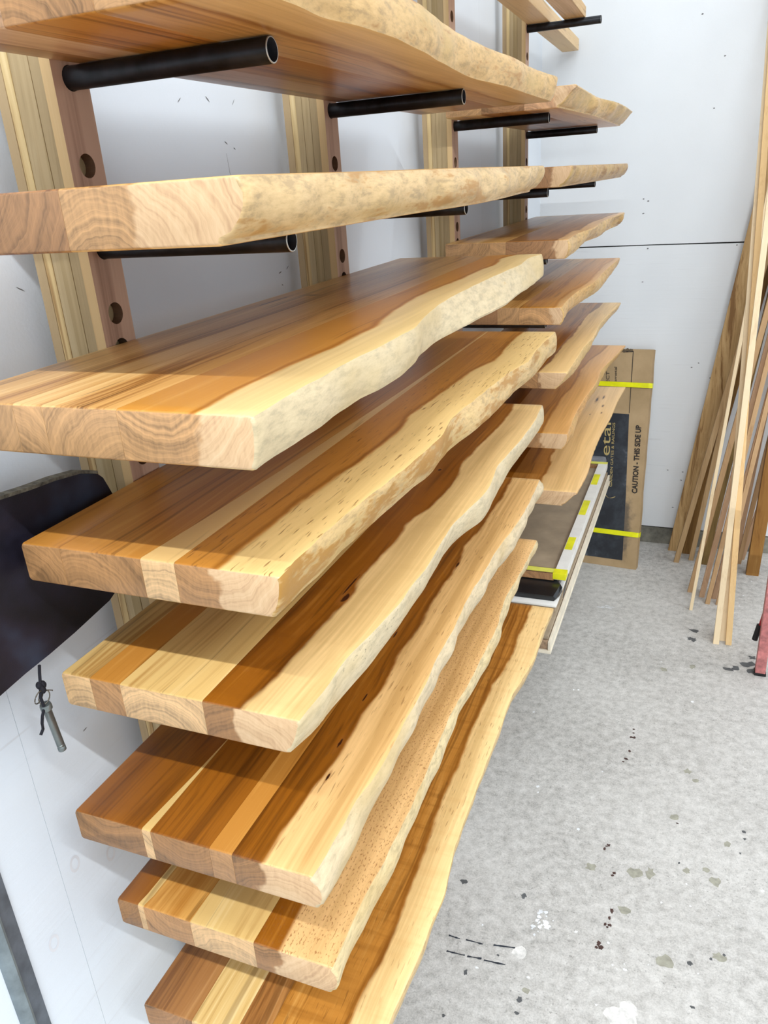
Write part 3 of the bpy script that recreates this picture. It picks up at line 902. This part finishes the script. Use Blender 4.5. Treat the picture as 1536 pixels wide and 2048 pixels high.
for i, y in enumerate(ys):
    w = 0.0025 * math.sin(i * 1.9) + 0.002 * math.sin(i * 4.3)
    e = 0.012 if i == 0 else (0.004 if i == 1 else 0)
    xr = 0.402 + w - e - (0.0 if y < 2.44 else 0.016)
    h = 0.0335 - e * 1.2 + (0.002 * math.sin(i * 2.7) if y < 2.43 else 0) - (0.001)
    loops.append([(0.09, y, z2), (xr - .006, y, z2), (xr, y, z2 + .006), (xr, y, z2 + h - .008), (xr - .008, y, z2 + h), (0.25, y, z2 + h + .0005), (0.09, y, z2 + h)])
bag.sweep(loops)
pb = thing('plastic_wrapped_panel', (0.25, 2.9, z2), 'panel wrapped in shiny black plastic between two stacked doors', 'wrapped panel', 'flat panels stacked under the far slabs')
part('wrapping', bag, m_plast, pb, smooth=True)
part('loose_flap', MB().prism([(0.4110, 2.365, z2 + .006), (0.4115, 2.41, z2 + .012), (0.4120, 2.47, z2 + .046), (0.4115, 2.44, z2 + .040), (0.4112, 2.385, z2 + .03)], (0.0015, 0.0, 0.0)), m_plast, pb)
z3 = z2 + 0.0355
fr = thing('framed_panel', (0.25, 3.0, z3), 'framed panel with white rail and yellow tape, topmost of the stack', 'door panel', 'flat panels stacked under the far slabs')
zt = z3 + 0.027
rr = part('side_rail', MB().box((0.369, 2.432, z3), (0.409, 3.60, zt), 0, .001), m_wht, fr, label='white side rail with yellow tape patches')
part('end_rail', MB().box((0.09, 2.425, z3), (0.3688, 2.468, zt - .001), 0, .001), m_dkb, fr, label='dark end rail with a strip of tape')
part('end_rail', MB().box((0.09, 3.56, z3), (0.3688, 3.60, zt - .001), 0, .001), m_dkb, fr)
part('side_rail', MB().box((0.05 + 0.035, 2.4685, z3), (0.12, 3.5595, zt - .001), 0, .001), m_wht, fr)
part('inset_panel', MB().box((0.1205, 2.4685, z3 + .002), (0.3685, 3.5595, z3 + .009)), m_ply, fr, label='recessed grey brown panel')
for ya, yb_ in ((3.30, 3.43), (2.955, 3.11), (2.625, 2.735)):
    part('tape_patch', MB().box((0.371, ya, zt + .0001), (0.398, yb_, zt + .0006)), m_ytape, rr)
part('tape_corner', MB().box((0.3655, 2.4235, z3 + .006), (0.4105, 2.462, zt + .0012), 0, .0006), m_ytape, fr)
part('tape_strip', MB().box((0.09, 2.4335, zt - .0009), (0.3652, 2.462, zt + .0004)), m_ytape2, fr)
part('tape_strip', MB().box((0.09, 3.5745, zt - .0009), (0.4095, 3.6015, zt + .0008)), m_ytape2, fr)
gt = part('plastic_tray', MB().box((0.20, 3.612, z2 + .0005), (0.394, 3.70, z2 + .062), 0, .018), plain('grey_plastic', (120, 122, 128), .5), smooth=True, origin=(0.3, 3.65, z2))
tag(gt, 'rounded grey plastic tray end behind the yellow taped frame', 'tray')

# ---------------------------------------------------------------- timbers on the top tubes
zb = LEV['T'] + TR + 0.0004


def beam(pts, z, h, mat, label):
    mb = MB().prism([(x, y, z) for x, y in pts], (0, 0, h))
    bm = bmesh.new()
    o = part('timber', mb, mat, origin=(pts[0][0], pts[0][1], z))
    b = o.modifiers.new('bevel', 'BEVEL')
    b.width, b.segments = 0.0015, 2
    bm.free()
    return tag(o, label, 'timber', 'square timbers on the topmost tubes')


beam([(0.112, 1.95), (0.204, 1.95), (0.137, 4.135), (0.064, 4.135)][::-1], zb, 0.046, wood('cream_beam', (228, 196, 152), (200, 160, 120), (238, 212, 174), 31, contrast=.6, rough=.55, endc=(214, 180, 146)),
     'pale timber nearest the wall, running past the topmost tube to the back wall')
beam([(0.243, 1.95), (0.325, 1.95), (0.286, 3.318), (0.213, 3.318)][::-1], zb, 0.036, wood('tan_beam', (206, 168, 116), (170, 128, 78), (224, 190, 144), 32, contrast=1.3, rough=.55, endc=(200, 160, 120)),
     'tan board that ends on the topmost tube, away from the wall')

# ---------------------------------------------------------------- long carton against the back wall
tcd = NT('kraft_cardboard')
ccx, ccy, ccz = tcd.xyz(tcd.coord())
cna = tcd.noise(tcd.coord(), 7, 4, .6)
ccol = tcd.ramp(cna, [(.3, lin((166, 138, 98))), (.7, lin((186, 156, 116)))])
cdx = tcd.math('DIVIDE', tcd.math('ADD', ccx, 0.080), 0.035)
cdz = tcd.math('DIVIDE', tcd.math('SUBTRACT', ccz, 0.215), 0.13)
cdd = tcd.math('ADD', tcd.math('SQRT', tcd.math('ADD', tcd.math('MULTIPLY', cdx, cdx), tcd.math('MULTIPLY', cdz, cdz))), tcd.math('MULTIPLY', tcd.math('SUBTRACT', tcd.noise(tcd.coord(), 22, 4, .65), .5), 2.4))
ccol = tcd.mix(tcd.math('MULTIPLY', tcd.step(cdd, 1.5, .3), .75), ccol, lin((66, 62, 60)))
m_card = tcd.out(ccol, .75)
m_cdark = plain('worn_carton_edge', (128, 98, 68), 0.8, var=.2, scale=30)
tblk = NT('printed_black_panel')
nb = tblk.noise(tblk.coord(), 9, 4, 0.65)
m_pblk = tblk.out(tblk.ramp(nb, [(0.40, lin((28, 30, 36))), (0.60, lin((52, 56, 62))), (0.74, lin((110, 114, 118)))]), 0.55)
m_gold = plain('gold_print', (196, 172, 110), 0.6, var=.05)
m_ink = plain('black_print', (48, 40, 34), 0.7, var=.05)
m_smudge = plain('charcoal_smudge', (96, 86, 76), 0.8, var=.2, scale=50)
m_strap = plain('yellow_strap', (236, 232, 20), 0.35, var=.05)
CB = Vector((0.556, 3.805, 0.0))
cu = Vector((-0.9968, 0.08, 0.0))
cv = Vector((0.03424819, 0.25639858, 0.9659642))
cn = cu.cross(cv).normalized()
if cn.y > 0:
    cn = -cn


def cp(u, v, h=0.0):
    return CB + cu * u + cv * v + cn * h


def cfx(u, v):       # the carton is racked a little: shift right edge with height
    return u + 0.0 * v


ct = thing('long_carton', tuple(CB), 'tall brown cardboard carton with black print, strapped in yellow, leaning on the back wall', 'carton')
D = 0.036


def cshell():
    mb = MB()
    N = 14
    rows = []
    q = random.Random(3)
    for i in range(N + 1):
        s = i / N
        v = 1.118 * s
        ur = 0.002 + 0.040 * s + q.uniform(-.0022, .0022) * (1 if 0 < i < N else 0)
        ul = 0.36
        lo = 0.0 if i else 0.0
        rows.append([cp(ur, v, 0), cp(ul, v, 0), cp(ul, v, -D), cp(ur - .004 + q.uniform(-.001, .001), v, -D)])
    # flat bottom on the floor
    for k in range(4):
        p = rows[0][k]; p.z = 0.0005
    return mb.sweep([[tuple(p) for p in r] for r in rows])


part('box', cshell(), m_card, ct)


def cquad(name, pts, mat, h=0.0008, label=None):
    mb = MB().prism([tuple(cp(u, v, h)) for u, v in pts], tuple(cn * 0.0005))
    return part(name, mb, mat, ct, label=label)


cquad('printed_panel', [(0.125, 0.794), (0.35, 0.796), (0.35, 0.04), (0.074, 0.041), (0.094, 0.376)], m_pblk, label='black printed panel')
cquad('printed_line', [(0.1235, 0.80), (0.1265, 0.80), (0.1415, 1.104), (0.1380, 1.106)], m_ink, .001)
cquad('printed_line', [(0.138, 1.103), (0.176, 1.101), (0.176, 1.107), (0.138, 1.109)], m_ink, .001)
q = random.Random(12)
tear = MB()
for i in range(12):
    u, v = 0.150 + i * .0045, 1.113 + q.uniform(-.006, .005)
    tear.prism([tuple(cp(a, b, .0012 + i * .00003)) for a, b, _ in blob(u, v, q.uniform(.004, .008), 0, 600 + i, 7)], tuple(cn * .0004))
part('torn_tape', tear, plain('torn_brown_tape', (92, 76, 54), .6, var=.3), ct, kind='stuff')


def ctext(name, txt, u, v, size, mat, along=0.0, width=None, bold=0.0, slant=0.0, h=0.0014):
    """lettering that reads up the carton; u,v = foot of the first letter's baseline"""
    cur = bpy.data.curves.new(name, 'FONT')
    cur.body = txt
    cur.size = size
    cur.offset = bold
    cur.extrude = 0.0002
    tmp = bpy.data.objects.new(name, cur)
    COL.objects.link(tmp)
    dg = bpy.context.evaluated_depsgraph_get()
    me = bpy.data.meshes.new_from_object(tmp.evaluated_get(dg))
    bpy.data.objects.remove(tmp)
    xs = [p.co.x for p in me.vertices]
    k = width / (max(xs) - min(xs)) if width else 1.0
    x0 = min(xs)
    for p in me.vertices:
        a = (p.co.x - x0) * k          # reading direction: up the box
        b = p.co.y                     # letter height: towards larger u
        w = cp(u + b - slant * 0 + along * a, v + a, h + p.co.z)
        p.co = w - CB
    me.materials.clear()
    me.materials.append(mat)
    o = bpy.data.objects.new(name, me)
    COL.objects.link(o)
    o.parent = ct
    o['org'] = list(CB)
    return o


ctext('lettering', 'CAUTION - THIS SIDE UP', 0.041, 0.396, 0.036, m_ink, along=0.055, width=0.346, bold=.0013)
ctext('lettering', 'etal', 0.198, 0.577, 0.066, m_gold, along=0.065, width=0.168)
ctext('lettering', 'GARDEN GATES & RAILINGS', 0.169, 0.418, 0.0185, m_gold, along=0.060, width=0.328)
ctext('lettering', 'ECT', 0.240, 0.947, 0.024, m_ink, along=.1, width=.056)
ctext('lettering', 'ometal', 0.203, 0.949, 0.020, m_ink, along=.1, width=.078)
sw = MB()
for r_, w_ in ((0.030, .003),):
    a0 = [(0.190 + r_ * 1.0 * math.sin(a) - 0.02, 0.388 + r_ * (1 - math.cos(a)) - .03) for a in np.linspace(-.9, 1.4, 14)]
    up = [cp(u - w_ / 2, v, .0014) for u, v in a0]
    dn = [cp(u + w_ / 2, v, .0014) for u, v in a0]
    sw.add([tuple(p) for p in up + dn[::-1]], [tuple(range(28))])
part('printed_swash', sw, m_gold, ct)


def strap(v, h, bulge):
    mb = MB()
    loops = []
    path = [(0.36, -D - .001), (0.36, .0015), (0.30, .0025), (0.17, .0025 + bulge * .5), (0.08, .0025 + bulge), (0.012 + .036 * v, .003 + bulge * .7), (0.002 + .036 * v - .002 - bulge * .8, -.004), (0.0 + .036 * v - .003 - bulge * .3, -D - .001)]
    for u, hh in path:
        loops.append([tuple(cp(u, v, hh)), tuple(cp(u, v, hh + .0015)), tuple(cp(u, v + h, hh + .0015)), tuple(cp(u, v + h, hh))])
    return mb.sweep(loops)


part('strap', strap(0.929, 0.024, .004), m_strap, ct)
part('strap', strap(0.170, 0.025, .0005), m_strap, ct)

# ---------------------------------------------------------------- sticks leaning on the back wall
m_oakb = wood('oak_board', (196, 162, 118), (142, 106, 68), (212, 180, 138), 41, 'z', contrast=1.8, rough=.55, fig=2.5)
m_oake = wood('oak_edge', (184, 154, 120), (152, 122, 90), (202, 174, 142), 42, 'z', contrast=1.0, rough=.6)
m_dark = wood('dark_oak', (146, 110, 64), (110, 78, 40), (164, 128, 80), 43, 'z', contrast=1.0, rough=.6)
m_olv = wood('olive_stick', (124, 100, 60), (96, 76, 40), (146, 122, 80), 44, 'z', contrast=1.0, rough=.6)
m_pnk = wood('pinkish_stick', (208, 174, 150), (178, 142, 118), (220, 190, 166), 45, 'z', contrast=.7, rough=.6)
m_tanS = wood('tan_stick', (198, 164, 130), (168, 132, 100), (212, 180, 148), 46, 'z', contrast=.7, rough=.6)
m_pale = wood('pale_stick', (250, 230, 204), (228, 202, 172), (252, 238, 216), 47, 'z', contrast=.6, rough=.55)
m_gold2 = wood('golden_stick', (236, 202, 156), (214, 174, 126), (244, 214, 174), 48, 'z', contrast=.6, rough=.55)
m_post = wood('golden_brown_post', (156, 112, 58), (124, 82, 36), (176, 134, 78), 49, 'z', contrast=.8, rough=.6)
GS = 'wooden sticks leaning in the right corner'
STICKS = [
    ('oak_board', (0.7380, 4.0880), (1.0266, 4.1500, 2.1), .085, .016, m_oakb, 'wide oak board with arched grain, farthest left of the leaning sticks'),
    ('wooden_stick', (0.7440, 3.9540), (1.2128, 4.0970, 2.7), .026, .026, m_oake, 'rough brown stick standing in front of the wide oak board'),
    ('wooden_stick', (0.7900, 4.0660), (1.1212, 4.1270, 2.1), .042, .014, m_dark, 'flat dark brown stick just right of the wide oak board'),
    ('wooden_stick', (0.8150, 3.9960), (1.1222, 4.1340, 2.7), .024, .024, m_oake, 'short looking brown stick over the flat dark stick'),
    ('wooden_stick', (0.8220, 3.6400), (1.2415, 4.0980, 2.7), .024, .024, m_tanS, 'tan stick whose foot hides behind the thin pale stick'),
    ('wooden_stick', (0.8310, 3.4600), (1.0499, 4.1508, 2.7), .0145, .0145, m_pale, 'thinnest pale square stick, its foot left of the other pale sticks'),
    ('wooden_stick', (0.8800, 3.9590), (1.2082, 4.1490, 2.7), .030, .018, m_olv, 'olive brown stick ending in deep shade by the wall'),
    ('wooden_stick', (0.8750, 3.6010), (1.2231, 4.1240, 2.4), .024, .020, m_pnk, 'pinkish stick, leftmost of the bunch left of the pale pair'),
    ('wooden_stick', (0.9020, 3.5400), (1.2554, 4.1480, 2.7), .020, .020, m_tanS, 'narrow tan stick in front of the pinkish bunch'),
    ('wooden_stick', (0.9300, 3.6000), (1.3216, 4.1480, 2.7), .022, .020, m_pnk, 'pinkish stick half hidden behind the tallest pale stick'),
    ('wooden_stick', (0.9480, 3.5450), (1.2843, 4.1360, 2.7), .020, .020, m_tanS, 'tan stick whose foot touches the tallest pale stick'),
    ('wooden_stick', (0.9410, 3.1920), (0.9947, 4.0400, 2.7), .024, .020, m_pale, 'pale stick with its foot nearest the camera, left of the pair'),
    ('wooden_stick', (0.9680, 3.2250), (0.9145, 4.1490, 2.7), .026, .018, m_pale, 'pale stick between and behind the two front ones, rising highest left'),
    ('wooden_stick', (0.9910, 3.1980), (0.9211, 4.1240, 2.7), .024, .020, m_gold2, 'golden stick with its foot right of the front pale stick'),
    ('wooden_post', (1.1050, 3.9070), (1.1869, 4.0970, 2.1), .058, .050, m_post, 'thick golden brown post at the right edge, behind the red stand'),
    ('wooden_stick', (1.0290, 4.0440), (1.2010, 4.1490, 2.4), .022, .018, m_pnk, 'pinkish stick right of the golden one, closest to the wall'),
    ('wooden_stick', (1.0450, 4.0100), (1.3020, 4.1480, 2.4), .022, .020, m_tanS, 'tan stick slanting right behind the golden stick'),
    ('wooden_stick', (1.0620, 4.0640), (1.4593, 4.1370, 2.4), .022, .018, m_pnk, 'pinkish stick slanting most to the right'),
]
for nm, b, tp, w, t, mt, lb in STICKS:
    H = tp[2]
    N = 3
    loops = []
    for i in range(N):
        s = i / (N - 1)
        cx, cy = b[0] + (tp[0] - b[0]) * s, b[1] + (tp[1] - b[1]) * s
        z = 0.0003 + H * s
        e = 0.0012
        loops.append([(cx - w / 2 + e, cy - t / 2, z), (cx + w / 2 - e, cy - t / 2, z), (cx + w / 2, cy - t / 2 + e, z), (cx + w / 2, cy + t / 2 - e, z),
                      (cx + w / 2 - e, cy + t / 2, z), (cx - w / 2 + e, cy + t / 2, z), (cx - w / 2, cy + t / 2 - e, z), (cx - w / 2, cy - t / 2 + e, z)])
    o = part(nm, MB().sweep(loops), mt, origin=(b[0], b[1], 0))
    tag(o, lb, 'wooden stick' if 'stick' in nm else ('board' if 'board' in nm else 'post'), GS)

# ---------------------------------------------------------------- red steel stand at the right edge
m_red = plain('worn_pink_red_paint', (188, 116, 112), 0.5, var=.18, scale=40)
m_red2 = plain('red_paint', (168, 26, 34), 0.4, var=.1)
m_rub = plain('black_rubber', (30, 28, 28), 0.7)
rs = thing('steel_stand', (1.3, 3.0, 0), 'worn red steel stand, only its near leg showing at the right edge', 'stand')
part('leg', MB().box((1.087, 2.985, 0.004), (1.125, 3.022, 0.80), 0, .003), m_red, rs, label='faded pinkish red leg')
part('leg', MB().box((1.56, 2.985, 0.004), (1.598, 3.022, 0.80), 0, .003), m_red, rs)
part('foot_cap', MB().box((1.084, 2.982, 0.0), (1.128, 3.025, 0.012), 0, .002), m_rub, rs)
part('foot_cap', MB().box((1.557, 2.982, 0.0), (1.601, 3.025, 0.012), 0, .002), m_rub, rs)
part('top_bar', MB().box((1.06, 2.98, 0.8005), (1.63, 3.03, 0.85), 0, .003), m_red, rs)
part('brace', MB().tube([(1.083, 3.036, 0.17), (1.118, 3.036, 0.42), (1.17, 3.036, 0.80)], .007, 8), m_red2, rs, label='bright red brace')
part('bumper', MB().tube([(1.074, 3.036, 0.135), (1.085, 3.036, 0.205)], .011, 10), m_rub, rs)

# ---------------------------------------------------------------- black panel and lanyard pin at the left
m_bp = NT('black_textured_panel')
nb = m_bp.noise(m_bp.coord(), 9, 3, .6)
nf = m_bp.noise(m_bp.coord(), 700, 2, .6)
m_bp.bump(nf, .15, .001)
M_BP = m_bp.out(m_bp.ramp(nb, [(.35, lin((16, 15, 20))), (.55, lin((30, 28, 40))), (.72, lin((46, 52, 68)))]), .42, spec=.28)
m_worn = plain('worn_black_edge', (92, 88, 76), .7, var=.4, scale=120)
bp = thing('black_panel', (0.056, 0.55, 1.5), 'stiff black panel with a worn top edge, jutting in at the left before the wall', 'panel')
prof = [(0.20, 1.668), (0.597, 1.623), (0.64, 1.618), (0.68, 1.615), (0.722, 1.609), (0.752, 1.598), (0.760, 1.590), (0.765, 1.578), (0.772, 1.560), (0.774, 1.52), (0.765, 1.46), (0.745, 1.434), (0.724, 1.425), (0.654, 1.416), (0.608, 1.412), (0.567, 1.410), (0.527, 1.406), (0.20, 1.38)]
part('sheet', MB().prism([(0.048, y, z) for y, z in prof], (0.012, 0, 0)), M_BP, bp)
up = [(y, z) for y, z in prof[:6]]
part('worn_edge', MB().prism([(0.047, y, z + .0004) for y, z in up] + [(0.047, y, z + .0045) for y, z in up[::-1]], (0.014, 0, 0)), m_worn, bp, label='frayed greyish top edge')
part('bracket', MB().box((WX, 0.24, 1.5), (0.0478, 0.29, 1.54)), m_blk, bp)
m_cord = plain('black_cord', (22, 20, 28), .8)
m_zinc = plain('zinc_plated_steel', (128, 134, 132), .36, .75, var=.1)
m_ringm = plain('steel_ring', (120, 112, 100), .35, .9)
pn = thing('lanyard_pin', (0.056, 0.585, 1.41), 'grey steel locking pin hanging on a black cord below the black panel', 'pin')
X0 = 0.058
part('cord', MB().tube([(X0 + .003, .588, 1.4085), (X0 + .001, .587, 1.398), (X0, .5845, 1.382), (X0, .580, 1.366), (X0 + .002, .5795, 1.352), (X0 + .002, .5735, 1.343), (X0, .572, 1.333), (X0, .571, 1.325), (X0, .5655, 1.320)], .0019, 8), m_cord, pn, smooth=True)
kn = MB()
for c in ((X0, .586, 1.380), (X0 + .002, .582, 1.3755), (X0 - .001, .5815, 1.381)):
    n = 10
    kn.tube([(c[0], c[1] + .0005 * k, c[2] + .0055 * math.cos(math.pi * k / 8)) for k in range(9)], [max(.0006, .0042 * math.sin(math.pi * (k + .15) / 8.3)) for k in range(9)], 10)
part('knot', kn, m_cord, pn, smooth=True)
rg = MB()
rg.tube([(X0 + .004 * math.sin(a), .5775 + .0065 * math.cos(a), 1.368 + .0095 * math.sin(a)) for a in np.linspace(0, 2 * math.pi, 25)[:-1]], .0008, 6, closed=True)
rg.tube([(X0 + .004 * math.cos(a), .5850 + .005 * math.cos(a) + .003 * math.sin(a), 1.363 + .0085 * math.sin(a)) for a in np.linspace(0, 2 * math.pi, 25)[:-1]], .0008, 6, closed=True)
rg.tube([(X0 + .002, .582, 1.372), (X0 + .003, .590, 1.371), (X0 + .003, .597, 1.366), (X0 + .003, .5965, 1.365)], .0007, 6)
part('split_ring', rg, m_ringm, pn, smooth=True)
sh = MB()
a, b = Vector((X0, .5835, 1.354)), Vector((X0, .5905, 1.277))
dv = (b - a)
prof = [(0, .0005), (.001, .0066), (.03, .0072), (.10, .0072), (.115, .0060), (.13, .0050), (.84, .0050), (.845, .0046), (.86, .0046), (.865, .0050), (.90, .0050), (.905, .0046), (.915, .0052), (.985, .0052), (.998, .0040), (1.0, .0005)]
sh.tube([tuple(a + dv * s) for s, _ in prof], [r_ for _, r_ in prof], 20)
part('shank', sh, m_zinc, pn, smooth=True)

# ---------------------------------------------------------------- grey steel channel fixed on the left wall
m_gr1 = plain('grey_painted_steel', (98, 104, 112), .45, .3, var=.12, scale=30)
m_gr2 = plain('lighter_grey_lip', (128, 138, 142), .35, .4, var=.12, scale=30)
chn = thing('steel_channel', (WX, 0.5, 0), 'upright dark grey steel channel on the wall at the bottom left', 'steel channel')
part('flange', MB().box((WX + .0002, .4955, 0), (WX + .006, .516, 1.36)), m_gr1, chn)
lip = MB()
pts = [(WX + .0002, .4952), (WX + .006, .4952), (WX + .012, .493), (WX + .014, .489), (WX + .012, .483), (WX + .006, .478), (WX + .0002, .477)]
lip.prism([(x, y, 0) for x, y in pts], (0, 0, 1.36))
part('lip', lip, m_gr2, chn, smooth=True)
